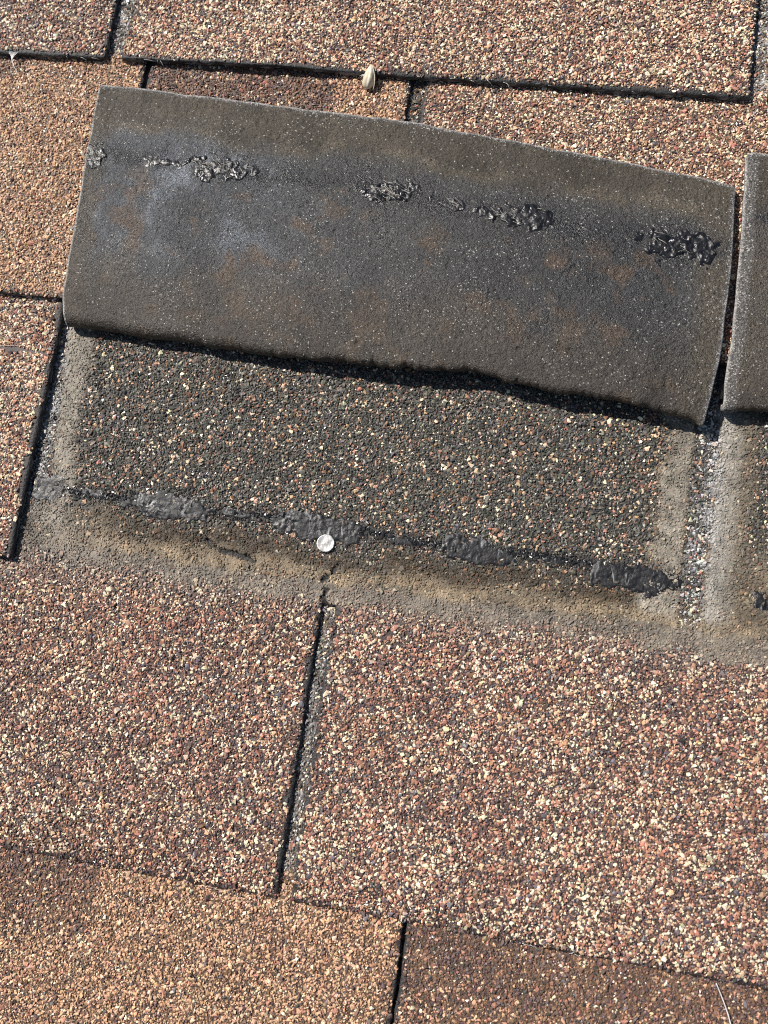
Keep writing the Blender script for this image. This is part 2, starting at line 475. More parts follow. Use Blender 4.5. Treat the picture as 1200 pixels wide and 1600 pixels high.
def base_colour(course, u, v):
    c = np.tile({2: C(0.10, 0.062, 0.038), 5: C(0.095, 0.058, 0.036)}.get(course, C(0.055, 0.036, 0.031)), (len(u), 1))
    c = c * (.5 + noise(u, v, 5, 74))[:, None]
    if course == 4:
        c = lerp3(c, C(0.030, 0.029, 0.025), sstep(258, 246, v))
        a, col, db = stain(u, v)
        c = lerp3(c, col * 0.8, np.clip(a * 1.1, 0, 1))
        c = lerp3(c, C(0.012, 0.009, 0.006), crack_mask(u, v))
    # pale dust lying in the keyways
    if course == 5:
        k = ((u > 147) & (u < 155) & (v < 372)) * sstep(0.35, 0.75, fbm(u, v, 6, 71))
        c = lerp3(c, C(0.26, 0.25, 0.24), 0.4 * k)
    if course == 2:
        k = (((u > -2) & (u < 8)) | ((u > 306) & (u < 316))) * (v < 0) * sstep(0.3, 0.7, fbm(u, v, 6, 72))
        c = lerp3(c, C(0.30, 0.29, 0.28), 0.5 * k)
    if course == 4:
        k = (((u > 299) & (u < 310) & (v < 250)) | ((u < 9) & (v < 225))) * sstep(0.4, 0.8, fbm(u, v, 6, 73))
        c = lerp3(c, C(0.28, 0.28, 0.28), 0.8 * k)
    return c

# ------------------------------------------------------------------ one shingle: a slab with keyways, its granules a part of it
def steps(a, b, fine_rng, fine, coarse):
    pts = [a]
    x = a
    while x < b - 1e-6:
        st = fine if fine_rng[0] <= x < fine_rng[1] else coarse
        nx = min(x + st, b)
        if x < fine_rng[0] < nx: nx = fine_rng[0]
        if b - nx < st * 0.3: nx = b
        pts.append(nx); x = nx
    return pts

def build_shingle(roof, course, u0, u1, vtop, keyways=(), vbot=None, fine=2.0, detail=True, seed=0):
    ve = EDGE[course] if vbot is None else vbot
    # grid lines, exact at the keyway edges
    if detail:
        cuts = [u0] + [e for k in keyways for e in k[:2]] + [u1]
        us = []
        for a, b in zip(cuts[:-1], cuts[1:]):
            us += steps(a, b, (GU0, GU1), fine, 12)[:-1]
        us = np.array(us + [u1])
        kv = sorted({k[2] for k in keyways})
        vc = [vtop] + kv + [ve]
        vs = []
        for a, b in zip(vc[:-1], vc[1:]):
            vs += steps(a, b, (GV0, GV1), fine, 12)[:-1]
        vs = np.array(vs + [ve])
    else:
        us = np.array(sorted({u0, u1, *[e for k in keyways for e in k[:2]]})); vs = np.array(sorted({vtop, ve, *[k[2] for k in keyways]}))
    nu, nv = len(us), len(vs)
    us = us.astype(float); vs = vs.astype(float)
    U, V = np.meshgrid(us, vs)          # [iv, iu]
    cu = (us[:-1] + us[1:]) / 2; cv = (vs[:-1] + vs[1:]) / 2
    CU, CV = np.meshgrid(cu, cv)
    keep = np.ones(CU.shape, bool)
    for a, b, kt in keyways:
        keep &= ~((CU > a) & (CU < b) & (CV > kt))
    idx = np.arange(nu * nv).reshape(nv, nu)
    q = np.stack([idx[:-1, :-1], idx[1:, :-1], idx[1:, 1:], idx[:-1, 1:]], -1)[keep]
    # boundary edges: those used once
    e = np.concatenate([q[:, [i, (i + 1) % 4]] for i in range(4)])
    key = np.sort(e, 1); key = key[:, 0].astype(np.int64) * (nu * nv) + key[:, 1]
    _, inv, cnt = np.unique(key, return_inverse=True, return_counts=True)
    be = e[cnt[inv] == 1]
    bset = np.unique(be)
    uu, vv = U.ravel().copy(), V.ravel().copy()
    if detail:                          # hand-cut, weathered edges
        wob = 0.9
        uu[bset] += wob * (fbm(uu[bset] * 1.0, vv[bset], 7, 40 + seed, 3) - 0.5) * 1.6 + 1.3 * (noise(uu[bset], vv[bset], 45, 44 + seed) - 0.5)
        vv[bset] += wob * (fbm(uu[bset], vv[bset], 7, 50 + seed, 3) - 0.5) * 1.6 + 1.3 * (noise(uu[bset], vv[bset], 60, 54 + seed) - 0.5)
    zz = surf(course, uu, vv)
    if course == 4 and detail:
        a, _, _ = stain(uu, vv)
        zz = zz + a * (0.10 + 0.42 * noise(uu, vv, 3, 62) + 0.2 * noise(uu, vv, 1.6, 63)) - 0.9 * crack_mask(uu, vv)
    top = np.stack([uu, vv, zz], 1)
    top[bset, 2] -= 0.25
    # two more rings below the rim
    m = {b: i for i, b in enumerate(bset)}
    nb = len(bset)
    jit = RNG.normal(0, 0.18, (nb, 2)) if detail else np.zeros((nb, 2))
    r1 = top[bset].copy(); r1[:, :2] += jit; r1[:, 2] -= 0.9
    r2 = top[bset].copy(); r2[:, :2] += jit * 0.6; r2[:, 2] = surf(course, uu[bset], vv[bset]) - TH
    n0 = nu * nv
    bi = np.array([[m[a], m[b]] for a, b in be])
    w1 = np.stack([be[:, 1], be[:, 0], n0 + bi[:, 0], n0 + bi[:, 1]], 1)
    w2 = np.stack([n0 + bi[:, 1], n0 + bi[:, 0], n0 + nb + bi[:, 0], n0 + nb + bi[:, 1]], 1)
    verts = np.concatenate([top, r1, r2]); faces = np.concatenate([q, w1, w2])
    used = np.unique(faces); remap = -np.ones(len(verts), int); remap[used] = np.arange(len(used))
    verts = verts[used]; faces = remap[faces]
    fc = verts[faces].mean(1)
    inside = (fc[:, 0] > GU0) & (fc[:, 0] < GU1) & (fc[:, 1] > GV0) & (fc[:, 1] < GV1)
    isface = np.arange(len(faces)) < len(q)
    mi = np.where(inside | ~isface, 0, 1)
    scol = base_colour(course, verts[:, 0], verts[:, 1])
    near = used < n0
    ed_ = np.minimum(np.minimum(verts[:, 0] - u0, u1 - verts[:, 0]), ve - verts[:, 1])
    for a, b, kt in keyways:
        ed_ = np.where(verts[:, 1] > kt, np.minimum(ed_, np.minimum(np.abs(verts[:, 0] - a), np.abs(verts[:, 0] - b))), ed_)
    tb = sstep(3.2, 1.4, ed_) * (np.where(verts[:, 1] > 374, .35, 1) if course == 4 else 1)                      # bare bitumen along the cut
    scol = scol * (1 - tb[:, None]) + C(0.017, 0.016, 0.016) * tb[:, None]
    rim = used >= n0
    dust = noise(verts[:, 0] + verts[:, 2] * 3, verts[:, 1] + verts[:, 2] * 2, 2.2, 66)
    scol[rim] = (C(0.018, 0.018, 0.019)[None] + C(0.16, 0.16, 0.165)[None] * sstep(0.62, 0.8, dust[rim])[:, None])
    if course == 4:
        scol[rim & (verts[:, 1] > 370)] = C(0.10, 0.10, 0.105) * (0.4 + 1.4 * dust[rim & (verts[:, 1] > 370)])[:, None]
    far = FAR_TAN if course in (2, 5) or (not detail and (course + seed) % 3 == 2) else FAR_BLEND
    ob = mesh_obj("shingle", verts, faces, [ASPH, far], roof, mi, smooth=detail, attrs={"scol": scol})
    if not detail:
        return ob
    # granules where they can be seen
    vis = {1: (-92, 99), 2: (-6, 99), 3: (-6, 260), 4: (120, 99), 5: (250, 99)}
    lo = {0: -92, 1: GV0, 2: -92, 3: 0, 4: 126, 5: 252, 6: 380}[course]
    hi = min(ve, GV1); a0, a1 = max(u0, GU0), min(u1, GU1)
    if course == 3 and u0 > 100: lo, hi = 0, 34
    if course == 5: lo = 252
    if course == 2: lo = -92
    sp = .98
    gx = np.arange(a0, a1, sp); gy = np.arange(lo, hi, sp * 0.866)
    if len(gx) == 0 or len(gy) == 0:
        return ob
    X, Y = np.meshgrid(gx, gy); X = X + (np.arange(len(gy)) % 2)[:, None] * sp / 2
    u = (X + RNG.normal(0, .27, X.shape)).ravel(); v = (Y + RNG.normal(0, .27, Y.shape)).ravel()
    ok = (u > a0) & (u < a1) & (v > lo) & (v < hi)
    # keep hidden strips empty: only what lies below the upper edge, in keyways, or under the lifted tabs
    up_edge = EDGE[course - 1]
    if course == 2:
        ok &= (v > up_edge - 5) | ((u > -5) & (u < 11)) | ((u > 303) & (u < 318))
    if course == 3:
        ok &= (v > up_edge - 5) | ((u > 148) & (u < 164))
    if course == 5:
        ok &= (v > up_edge - 8) | ((u > 143) & (u < 159))
    if course == 4:
        ok &= (v > up_edge - 5) | (u > -4)
    du = np.minimum(u - u0, u1 - u); dv = ve - v
    for a, b, kt in keyways:
        ok &= ~((u > a - 0.5) & (u < b + 0.5) & (v > kt - 0.5))
        du = np.where(v > kt, np.minimum(du, np.minimum(np.abs(u - a), np.abs(u - b))), du)
    d = np.minimum(du, dv) + 1.2 * (noise(u, v, 5, 81) - 0.5)
    ok &= (d > (.1 if course == 4 else .55)) & ((d > 2.0) | (RNG.random(len(u)) < (.85 if course == 4 else .62)))
    # granules worn off in patches along some edges
    worn = np.zeros(len(u), bool)
    if course == 4:
        worn |= (dv < 3.2 * noise(u, v, 9, 83) * noise(u, v, 2.5, 83) - .2)
        worn |= (np.hypot((u - 182) / 9, (v - 265) / 4) < 1) & (noise(u, v, 2.2, 84) > 0.62)
        worn |= (du < 4 * noise(u, v, 2.5, 84)) & (np.abs(u - 151) < 12) & (noise(u, v, 6, 85) > 0.55)
        worn |= crack_mask(u, v) > 0
    if course == 3 and u0 < 0:
        worn |= (np.abs(v - (155.5 + 2.5 * (noise(u, u * 0, 20, 86) - .5) + 0.03 * (u + 10))) < 2.2 * noise(u, v, 8, 87) * (.1 + noise(u, v, 2.3, 82))) & (u > -60)
        worn |= (du < 3.2) & (noise(u, v, 5, 88) > 0.45) & (u > -20)
    if course == 1:
        worn |= (dv < 3.0 * noise(u, v, 8, 89) * (.4 + noise(u, v, 2.2, 90)))
    ok &= ~worn
    u, v = u[ok], v[ok]; n = len(u)
    W = weights(course, u, v)
    pick = (RNG.random(n)[:, None] > np.cumsum(W, 1)).sum(1).clip(0, 9)
    col = PALS[pick] * np.exp(RNG.normal(0, .17, (n, 1))) * np.exp(RNG.normal(0, .05, (n, 3)))
    rad = np.clip(0.505 * np.exp(RNG.normal(0, .31, n)), 0.26, 1.0)
    rad *= np.where(pick == 0, 1.0, 1.0)
    if course in (2, 5): rad *= 0.93
    rough = np.where(RNG.random(n) < .12, .22, np.clip(RNG.normal(.55, .12, n), .3, .9))
    sink = np.full(n, 0.22)
    if course == 4:
        amt, dcol, db = stain(u, v)
        a2 = np.clip(amt * (0.80 + 0.5 * (RNG.random(n) - 0.35)), 0, 1)
        a2 = np.where((RNG.random(n) < 0.05), a2 * 0.35, a2)
        col = lerp3(col, dcol * np.exp(RNG.normal(0, .10, (n, 1))), a2)
        rough = np.where(amt > .4, .9, rough)
        rad = rad * (1 - 0.08 * amt)
        sink = sink - 0.26 * amt
        # thin dust spilling over the first rows below
        sp_ = 0.35 * sstep(270, 252, v + 10 * (fbm(u, v, 12, 91) - .5)) * (v > 246) * np.where(u < 45, 1.5, 1)
        col = lerp3(col, C(0.24, 0.21, 0.18), np.clip(sp_, 0, .7))
        # tar smeared along the sealant line
        ts = np.exp(-((v - (220.2 + 0.014 * (u - 100) + 4 * (noise(u, u * 0, 30, 92) - .5))) / 3.0) ** 2) * (u > 14) * (u < 297)
        ts = ts * sstep(.15, .4, fbm(u, v, 9, 93))
        col = lerp3(col, C(0.014, 0.014, 0.016), np.clip(ts * 1.1, 0, 1)); rough = np.where(ts > .35, .3, rough)
        # pale bloom beside the keyway
        hz = 0.6 * np.exp(-((u - 309.5) / 3.2) ** 2) * sstep(245, 205, v) * sstep(.3, .65, fbm(u, v, 7, 94))
        hz = np.maximum(hz, .45 * np.exp(-((u - 6) / 3.0) ** 2) * sstep(235, 205, v) * sstep(.35, .65, fbm(u, v, 7, 95)))
        col = lerp3(col, C(0.48, 0.48, 0.48), hz)
    if course == 5:
        k = ((u > 146) & (u < 156) & (v < 372)) * 0.28 * sstep(.35, .7, fbm(u, v, 6, 71))
        col = lerp3(col, C(0.42, 0.41, 0.40), k)
    if course == 2:
        k = (((u > -3) & (u < 9)) | ((u > 305) & (u < 317))) * (v < 0) * .4 * sstep(.3, .65, fbm(u, v, 6, 72))
        col = lerp3(col, C(0.46, 0.45, 0.44), k)
    # bitumen bleeding between granules near cut edges
    nd = np.minimum(np.minimum(u - u0, u1 - u), ve - v)
    for a, b, kt in keyways:
        nd = np.where(v > kt, np.minimum(nd, np.minimum(np.abs(u - a), np.abs(u - b))), nd)
    bl = sstep(3.0, 0.6, nd + 2.5 * (noise(u, v, 6, 97) - .5)) * 0.75
    col = lerp3(col, C(0.03, 0.03, 0.032), bl * (RNG.random(n) < 0.6))
    zz = surf(course, u, v)
    if course == 4:
        zz = zz + 0.42 * amt * 0.9
    z = zz + sink * rad + RNG.normal(0.04, .10, n)
    granules(ob, u, v, z, np.clip(col, 0.004, 0.9), rad, rough)
    return ob

# ------------------------------------------------------------------ the roof
def roof_deck():
    # sheathing under the shingles, carrying the roof on beyond the picture
    X0, X1, Y0, Y1 = -4000., 4500., -3000., 3500.
    vs, fs = [], []
    def slab(a, b, c, d, zt, zb):
        k = len(vs)
        for z in (zt, zb):
            vs.extend([(a, c, z), (b, c, z), (b, d, z), (a, d, z)])
        fs.extend([(k, k + 3, k + 2, k + 1), (k + 4, k + 5, k + 6, k + 7)] + [(k + i, k + (i + 1) % 4, k + 4 + (i + 1) % 4, k + 4 + i) for i in range(4)])
    slab(X0, X1, Y0, Y1, -9.0, -24.0)
    o = mesh_obj("roof", vs, fs, [FAR_BLEND], None, smooth=False)
    o.matrix_world = ROOF
    o["kind"] = "structure"
    return o
roof = roof_deck()

D = dict(roof=roof)
# course 1
build_shingle(roof, 1, -302.0, -1.4, -210, seed=1)
build_shingle(roof, 1, 7.2, 307.8, -210, seed=2)
build_shingle(roof, 1, 315.0, 613.0, -210, seed=3)
# course 2
build_shingle(roof, 2, -146.0, 19.6, -120, seed=4)
build_shingle(roof, 2, 21.8, 152.6, -120, seed=5)
build_shingle(roof, 2, 159.6, 457.0, -120, seed=6)
# course 3 (its two tabs to the right are the lifted ones; only their covered upper part lies here)
build_shingle(roof, 3, -300.0, 2.0, -10, seed=7)
build_shingle(roof, 3, 8.5, 302.0, -10, vbot=108, seed=8, fine=3)
build_shingle(roof, 3, 309.0, 607.0, -10, vbot=108, seed=9, fine=4)
# course 4, one long shingle with its keyways
build_shingle(roof, 4, -157.0, 454.0, 100, keyways=((148.2, 154.0, 255.0),), seed=10, fine=1.0)
# course 5
build_shingle(roof, 5, -100.0, 202.7, 245, seed=11)
build_shingle(roof, 5, 203.9, 509.0, 245, seed=12)
# shingles outside the picture
for c in range(-9, 13):
    off = {0: 152.0, 1: 3.0, 2: 156.0, 3: 5.5, 4: 151.0, 5: 204.5}.get(c, 3.0 if c % 2 else 152.0)
    for k in range(-5, 6):
        a = off + 305 * k + 3; b = off + 305 * (k + 1) - 3
        if b < -1250 or a > 1700: continue
        if c == 1 and -320 < a < 600: continue
        if c == 2 and -160 < a < 300: continue
        if c == 3 and -320 < a < 600: continue
        if c == 4 and -170 < a < 300: continue
        if c == 5 and -110 < a < 400: continue
        build_shingle(roof, c, a, b, EDGE[c] - 180, detail=False, seed=k + 5)

# ------------------------------------------------------------------ lifted tabs, folded back so that the underside shows
def lifted(name, label, origin, left_uv, right_uv, fold_uv, top_uv, style, sealant, du=0.55, arch=2.0):
    """a sheet that comes out from under course 2, turns over along fold_uv and lies back up the slope as far as top_uv"""
    root = thing(name, label, "shingle", *origin, group="shingle tabs folded back up the slope")
    ou, ov, oz = origin
    lv = np.array(left_uv); rv = np.array(right_uv); fo = np.array(fold_uv); tp = np.array(top_uv)
    width = fo[-1, 0] - fo[0, 0]
    na = int(width / du); A = np.linspace(0, 1, na + 1)
    # distance along the sheet measured from the far (upper) edge
    ns_top = int(108 / du); ns_arc = 14; ns_low = 12
    ufold = fo[0, 0] + A * width
    vf = np.interp(ufold, fo[:, 0], fo[:, 1]) + 1.6 * (noise(ufold, ufold * 0, 22, 101) - .5) + 1.0 * (noise(ufold, ufold * 0, 7, 102) - .5)
    rad = 4.1 + 0.8 * (noise(ufold, ufold * 0, 60, 103) - .5)
    cnr = 2.6
    rows = []
    zl = np.interp(A, [0, .15, .6, .9, 1], [3.6, 4.2, 6.6, 7.0, 4.0])     # height of the fold's axis above the course below... tuned to the shadow
    # lying part
    V0 = vf - rad - TH / 2 + np.interp(A, [0, .15, .6, .9, 1], [.2, 0, -1.2, -1.6, -1.8])
    for i in range(ns_top + 1):
        t = i / ns_top                                   # 0 at the far edge, 1 at the start of the bend
        utop = tp[0, 0] + A * (tp[-1, 0] - tp[0, 0])
        vt = np.interp(utop, tp[:, 0], tp[:, 1]) + 0.8 * (noise(utop, utop * 0, 9, 104) - .5)
        dcorner = np.minimum(A, 1 - A) * width
        vt = vt + np.where(dcorner < cnr, cnr - np.sqrt(np.maximum(cnr ** 2 - (cnr - dcorner) ** 2, 0)), 0)
        v = vt * (1 - t) + V0 * t
        ul = np.interp(v, lv[:, 1], lv[:, 0]); ur = np.interp(v, rv[:, 1], rv[:, 0])
        ed = 0.5 * (noise(v, v * 0, 9, 105) - .5)
        u = (ul + ed) * (1 - A) + (ur + ed) * A
        zrest = surf(2, u, np.minimum(v, 128)) + 1.2 + TH / 2
        zbend = zl + rad - 1.2
        w = sstep(.55, 1.0, t)
        z = zrest * (1 - w) + np.maximum(zbend, zrest) * w + arch * np.sin(math.pi * np.clip(t, 0, 1)) ** 1.5 * (0.6 + 0.8 * noise(u, v, 70, 106)) + 0.8 * (noise(u, v, 40, 107) - .5)
        rows.append(np.stack([u, v, z], 1))
    last = rows[-1]
    # bend: rounded at one end, a cracked sharp nose with an undercut along the rest
    crisp = style["crisp"](A)
    rag = crisp * (1.6 * (noise(ufold, ufold * 0, 5, 108) - .5) + 1.0 * (noise(ufold, ufold * 0, 1.8, 109) - .5))
    for i in range(1, ns_arc + 1):
        th = math.pi * i / ns_arc
        si, co = max(math.sin(th), 0.0), math.cos(th)
        e = (1 - crisp) + crisp * (0.42 if th < math.pi / 2 else 1.5)
        v = last[:, 1] + (rad + rag * (si > .3)) * si ** e
        zu = np.where(co > 0, rad * (1 - crisp) + crisp * 1.7, rad * (1 - crisp) + crisp * (2 * rad - 1.7))
        zc = last[:, 2] - (rad * (1 - crisp) + crisp * 1.7)
        z = zc + zu * co
        u = np.interp(v, lv[:, 1], lv[:, 0]) * (1 - A) + np.interp(v, rv[:, 1], rv[:, 0]) * A
        rows.append(np.stack([u, v, z], 1))
    low = rows[-1]
    # return under course 2
    zh = T * (1 - (254 - 112) / 127.0) - TH / 2 - 0.2
    for i in range(1, ns_low + 1):
        t = i / ns_low
        v = low[:, 1] * (1 - t) + 109.5 * t
        w = t * t * (3 - 2 * t)
        z = low[:, 2] * (1 - w) + (zh - 0.1) * w
        z = np.minimum(z, surf(2, low[:, 0], np.minimum(v, 128.7)) - TH - TH / 2 - 0.25 + sstep(128, 134, v) * 20)
        rows.append(np.stack([low[:, 0], v, z], 1))
    P = np.array(rows)                                   # [s, a, 3]
    dS = np.gradient(P, axis=0); dA = np.gradient(P, axis=1)
    N = np.cross(dA, dS)                                 # outward on the backing side
    N /= np.linalg.norm(N, axis=2, keepdims=True) + 1e-9
    if N[5, na // 2, 2] < 0: N = -N
    S = np.concatenate([[0], np.cumsum(np.linalg.norm(np.diff(P[:, na // 2], axis=0), axis=1))])
    SS = np.repeat(S[:, None], na + 1, 1); AA = np.repeat((A * width)[None], len(S), 0)
    disp = 0.42 * (fbm(AA, SS, 1.9, 111, 2) - .5) + 0.25 * (noise(AA, SS, 9, 112) - .5) - 0.45 * sstep(.80, .9, noise(AA, SS, 2.2, 113)) * sstep(.45, .7, noise(AA, SS, 16, 114))
    outer = P + N * (TH / 2 + disp[..., None]); inner = P - N * (TH / 2)
    ns, nc = P.shape[:2]
    rim = np.zeros((ns, nc), bool); rim[0] = rim[-1] = True; rim[:, 0] = rim[:, -1] = True
    outer[rim] -= N[rim] * 0.35
    io = np.arange(ns * nc).reshape(ns, nc); ii = io + ns * nc
    def quads(I, flip):
        q = np.stack([I[:-1, :-1], I[:-1, 1:], I[1:, 1:], I[1:, :-1]], -1).reshape(-1, 4)
        return q[:, ::-1] if flip else q
    def wall(a, b, flip):
        q = np.stack([a[:-1], a[1:], b[1:], b[:-1]], 1)
        return q[:, ::-1] if flip else q
    f_out = quads(io, True); f_in = quads(ii, False)
    f_w = np.concatenate([wall(io[0], ii[0], False), wall(io[-1], ii[-1], True), wall(io[:, 0], ii[:, 0], True), wall(io[:, -1], ii[:, -1], False)])
    # ---- colours of the underside
    dl, dr, dt = AA.ravel(), (width - AA).ravel(), SS.ravel()
    uu, vv = P[..., 0].ravel(), P[..., 1].ravel()
    n1 = fbm(dl, dt, 24, 121) - .5; n2 = fbm(dl, dt, 7, 122) - .5; n3 = fbm(dl, dt, 50, 123) - .5
    col = np.tile(C(0.050, 0.048, 0.046), (len(dl), 1))
    col = lerp3(col, C(0.060, 0.066, 0.074), sstep(150, 30, dl + 90 * n1) * sstep(105, 75, dt + 20 * n1))  # left part tinted bluish: sky sheen painted into the colour
    scuff_sheen = sstep(.50, .72, fbm(dl, dt, 13, 129, 4)) * sstep(150, 25, dl + 30 * n1) * sstep(22, 34, dt) * sstep(95, 60, dt + 10 * n1)
    col = lerp3(col, C(0.19, 0.21, 0.24), .8 * scuff_sheen)  # pale blue-grey sun sheen painted in, broken up like scuffing
    col = lerp3(col, C(0.022, 0.023, 0.026), .75 * sstep(150, 250, dl + 60 * n1) * sstep(24, 36, dt) * sstep(15, 25, dr))  # right half painted darker, where the sheen falls away
    col = lerp3(col, C(0.027, 0.026, 0.026), sstep(.0, .22, fbm(dl, dt, 34, 127) - .5) * .7)
    col = lerp3(col, C(0.105, 0.060, 0.030), 0.65 * sstep(.02, .24, fbm(dl, dt, 10, 124, 4) - .5) * sstep(25, 60, dt))           # rusty patches
    col = lerp3(col, C(0.066, 0.050, 0.034), 0.65 * sstep(70, 110, dt + 30 * n1 + 10 * n2))
    dtop = dt + 14 * n1 + 8 * n2
    brown = C(0.072, 0.057, 0.039)
    wtop = style["top"]
    col = lerp3(col, brown, sstep(wtop + 10, wtop - 10, dtop))
    col = lerp3(col, C(0.12, 0.095, 0.062), 0.75 * np.exp(-((dtop - wtop + 2) / 3.0) ** 2) * sstep(.35, .6, fbm(dl, dt, 16, 125)))
    wl, wr = style["left"], style["right"]
    col = lerp3(col, brown * 0.92, sstep(wl + 5, wl - 4, dl + 14 * n1 + 7 * n2) * 0.9)
    col = lerp3(col, C(0.085, 0.068, 0.046), sstep(wr + 4, wr - 4, dr + 10 * n1 + 5 * n2) * 0.9)
    gl, gr, gt = style["rim"]
    rim_amt = np.maximum.reduce([sstep(gl + 1, gl - 1, dl + 2 * n2), sstep(gr + 1, gr - 1, dr + 2 * n2), sstep(gt + 1, gt - 1, dt + 2 * n2)])
    rim_amt = rim_amt * sstep(127, 112, dt)
    col = lerp3(col, C(0.12, 0.113, 0.11), rim_amt * 0.75)
    col = col * (1 + 0.7 * n2 + 0.5 * n1)[:, None]
    col = col * (.76 - .12 * sstep(60, 200, dl))[:, None]  # darker to the right: falloff of the sheen put into the colour
    # tar pressed and dragged into the sand around the sealant
    sm = np.zeros(len(dl))
    for (pu, pv, hu, hv, hh_, fb_) in sealant:
        sm = np.maximum(sm, np.exp(-((uu - pu) / (hu * 1.15)) ** 2 - ((vv - pv) / (hv * 1.35)) ** 2) * (.55 + .45 * min(1, hh_)))
    line = np.interp(uu, [p[0] for p in sorted(sealant)], [p[1] for p in sorted(sealant)])
    sm = np.maximum(sm, .75 * np.exp(-((vv - line) / 5.5) ** 2)) * (SS.ravel() < 100)
    sm = np.clip(sm * sstep(.28, .62, fbm(dl, dt, 6, 118, 4)) * 1.5, 0, 1)
    col = lerp3(col, C(0.010, 0.010, 0.011), .85 * sm)
    edge = np.minimum.reduce([dl, dr, dt])
    col = lerp3(col, C(0.34, 0.33, 0.32), 0.75 * sstep(0.95, 0.3, edge + .5 * (noise(dl, dt, 3, 119) - .5)))
    speck = 0.02 + 0.06 * sstep(.45, .75, noise(dl, dt, 15, 126)) + 0.34 * rim_amt
    rough = 0.40 + 0.35 * np.clip(rim_amt + .8 * sstep(wtop + 6, wtop - 6, dtop), 0, 1) + .3 * (fbm(dl, dt, 12, 128) - .5) + .15 * sstep(90, 115, dt)
    rough = np.clip(rough - .12 * scuff_sheen - .1 * sm, .26, .9)
    nin = len(dl)
    wallc = np.tile(C(0.03, 0.03, 0.03), (nin, 1))
    wallc[rim.ravel()] = C(0.16, 0.155, 0.15)
    verts = np.concatenate([outer.reshape(-1, 3), inner.reshape(-1, 3)])
    verts = verts - np.array([ou, ov, oz])
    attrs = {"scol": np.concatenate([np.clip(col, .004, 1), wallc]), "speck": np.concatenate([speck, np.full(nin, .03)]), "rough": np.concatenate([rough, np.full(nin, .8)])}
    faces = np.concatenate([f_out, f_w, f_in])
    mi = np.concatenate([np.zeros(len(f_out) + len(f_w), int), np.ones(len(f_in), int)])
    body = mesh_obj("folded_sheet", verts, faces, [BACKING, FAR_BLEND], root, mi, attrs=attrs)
    # ---- sealant that tore off the course below, stuck to the underside
    def at(u, v):
        """point and normal on the underside near (u, v)"""
        d2 = (P[:ns_top, :, 0] - u) ** 2 + (P[:ns_top, :, 1] - v) ** 2
        i, j = np.unravel_index(np.argmin(d2), d2.shape)
        return i, j
    for si, (cu_, cv_, hu, hv, hh, fib) in enumerate(sealant):
        i, j = at(cu_, cv_)
        ri, rj = int(hv * 1.5 / du) + 2, int(hu * 1.3 / du) + 2
        i0, i1 = max(i - ri, 1), min(i + ri, ns_top - 1); j0, j1 = max(j - rj, 1), min(j + rj, nc - 2)
        # finer grid by interpolation
        K = 2
        gi = np.linspace(i0, i1, (i1 - i0) * K + 1); gj = np.linspace(j0, j1, (j1 - j0) * K + 1)
        GI, GJ = np.meshgrid(gi, gj, indexing='ij')
        fi = np.floor(GI).astype(int).clip(0, ns - 2); fj = np.floor(GJ).astype(int).clip(0, nc - 2)
        a_ = (GI - fi)[..., None]; b_ = (GJ - fj)[..., None]
        def bil(F):
            return (F[fi, fj] * (1 - b_) + F[fi, fj + 1] * b_) * (1 - a_) + (F[fi + 1, fj] * (1 - b_) + F[fi + 1, fj + 1] * b_) * a_
        Q = bil(outer); NN = bil(N)
        x = (Q[..., 0] - cu_) / hu; y = (Q[..., 1] - cv_ - 0.02 * (Q[..., 0] - cu_)) / hv
        r = np.sqrt(x * x + y * y)
        lump = fbm(Q[..., 0], Q[..., 1], 5.0, 131 + si, 3)
        mask = 1.0 - r + 1.4 * (lump - .5) + .8 * (noise(Q[..., 0], Q[..., 1], 2.4, 137 + si) - .5)
        ridge = .1 + 1.2 * fbm(Q[..., 0] * 1.0, Q[..., 1], 2.4, 141 + si, 3)
        h = np.clip(mask, -1, 1)
        hgt = np.where(h > 0, hh * .6 * (0.25 + 1.5 * (ridge - .55).clip(-.2, .5) + 0.5 * np.clip(h, 0, .5)), -0.3)
        hgt = hgt * sstep(-.05, .25, h) - 0.30 * sstep(.12, -.05, h)
        W3 = Q + NN * hgt[..., None] - np.array([ou, ov, oz])
        I = np.arange(W3.shape[0] * W3.shape[1]).reshape(W3.shape[:2])
        q = np.stack([I[:-1, :-1], I[1:, :-1], I[1:, 1:], I[:-1, 1:]], -1)
        kk = (h[:-1, :-1] > -.08) & (h[1:, 1:] > -.08)
        q = q[kk]
        if len(q) == 0: continue
        used = np.unique(q); rm = -np.ones(I.size, int); rm[used] = np.arange(len(used))
        mesh_obj("sealant_patch", W3.reshape(-1, 3)[used], rm[q], [TAR], root)
        # strands of torn mat
        if fib:
            vs, fs = [], []
            rr = np.random.default_rng(300 + si)
            for _ in range(fib):
                pu = cu_ + rr.normal(0, hu * .42); pv = cv_ + rr.normal(0, hv * .4)
                ii_, jj_ = at(pu, pv)
                ang = rr.normal(0.6, .35); L = rr.uniform(2.5, 7.5)
                n_ = 6; tt = np.linspace(0, 1, n_)
                dirv = np.array([math.cos(ang), math.sin(ang)])
                base = outer[ii_, jj_]
                bow = rr.uniform(.3, 1.1)
                path = np.stack([base[0] + dirv[0] * L * (tt - .5) + rr.normal(0, .12, n_), base[1] + dirv[1] * L * (tt - .5) + rr.normal(0, .12, n_), base[2] + hh * .6 + bow * np.sin(tt * math.pi) + rr.normal(0, .06, n_)], 1)
                a, b = tube(path - np.array([ou, ov, oz]), np.linspace(.12, .05, n_), 4)
                k = len(vs); vs += a; fs += [tuple(x + k for x in f) for f in b]
            ob = mesh_obj("torn_fibres", vs, fs, [FIBRE_DULL], root); ob["kind"] = "stuff"
    return root, P, outer

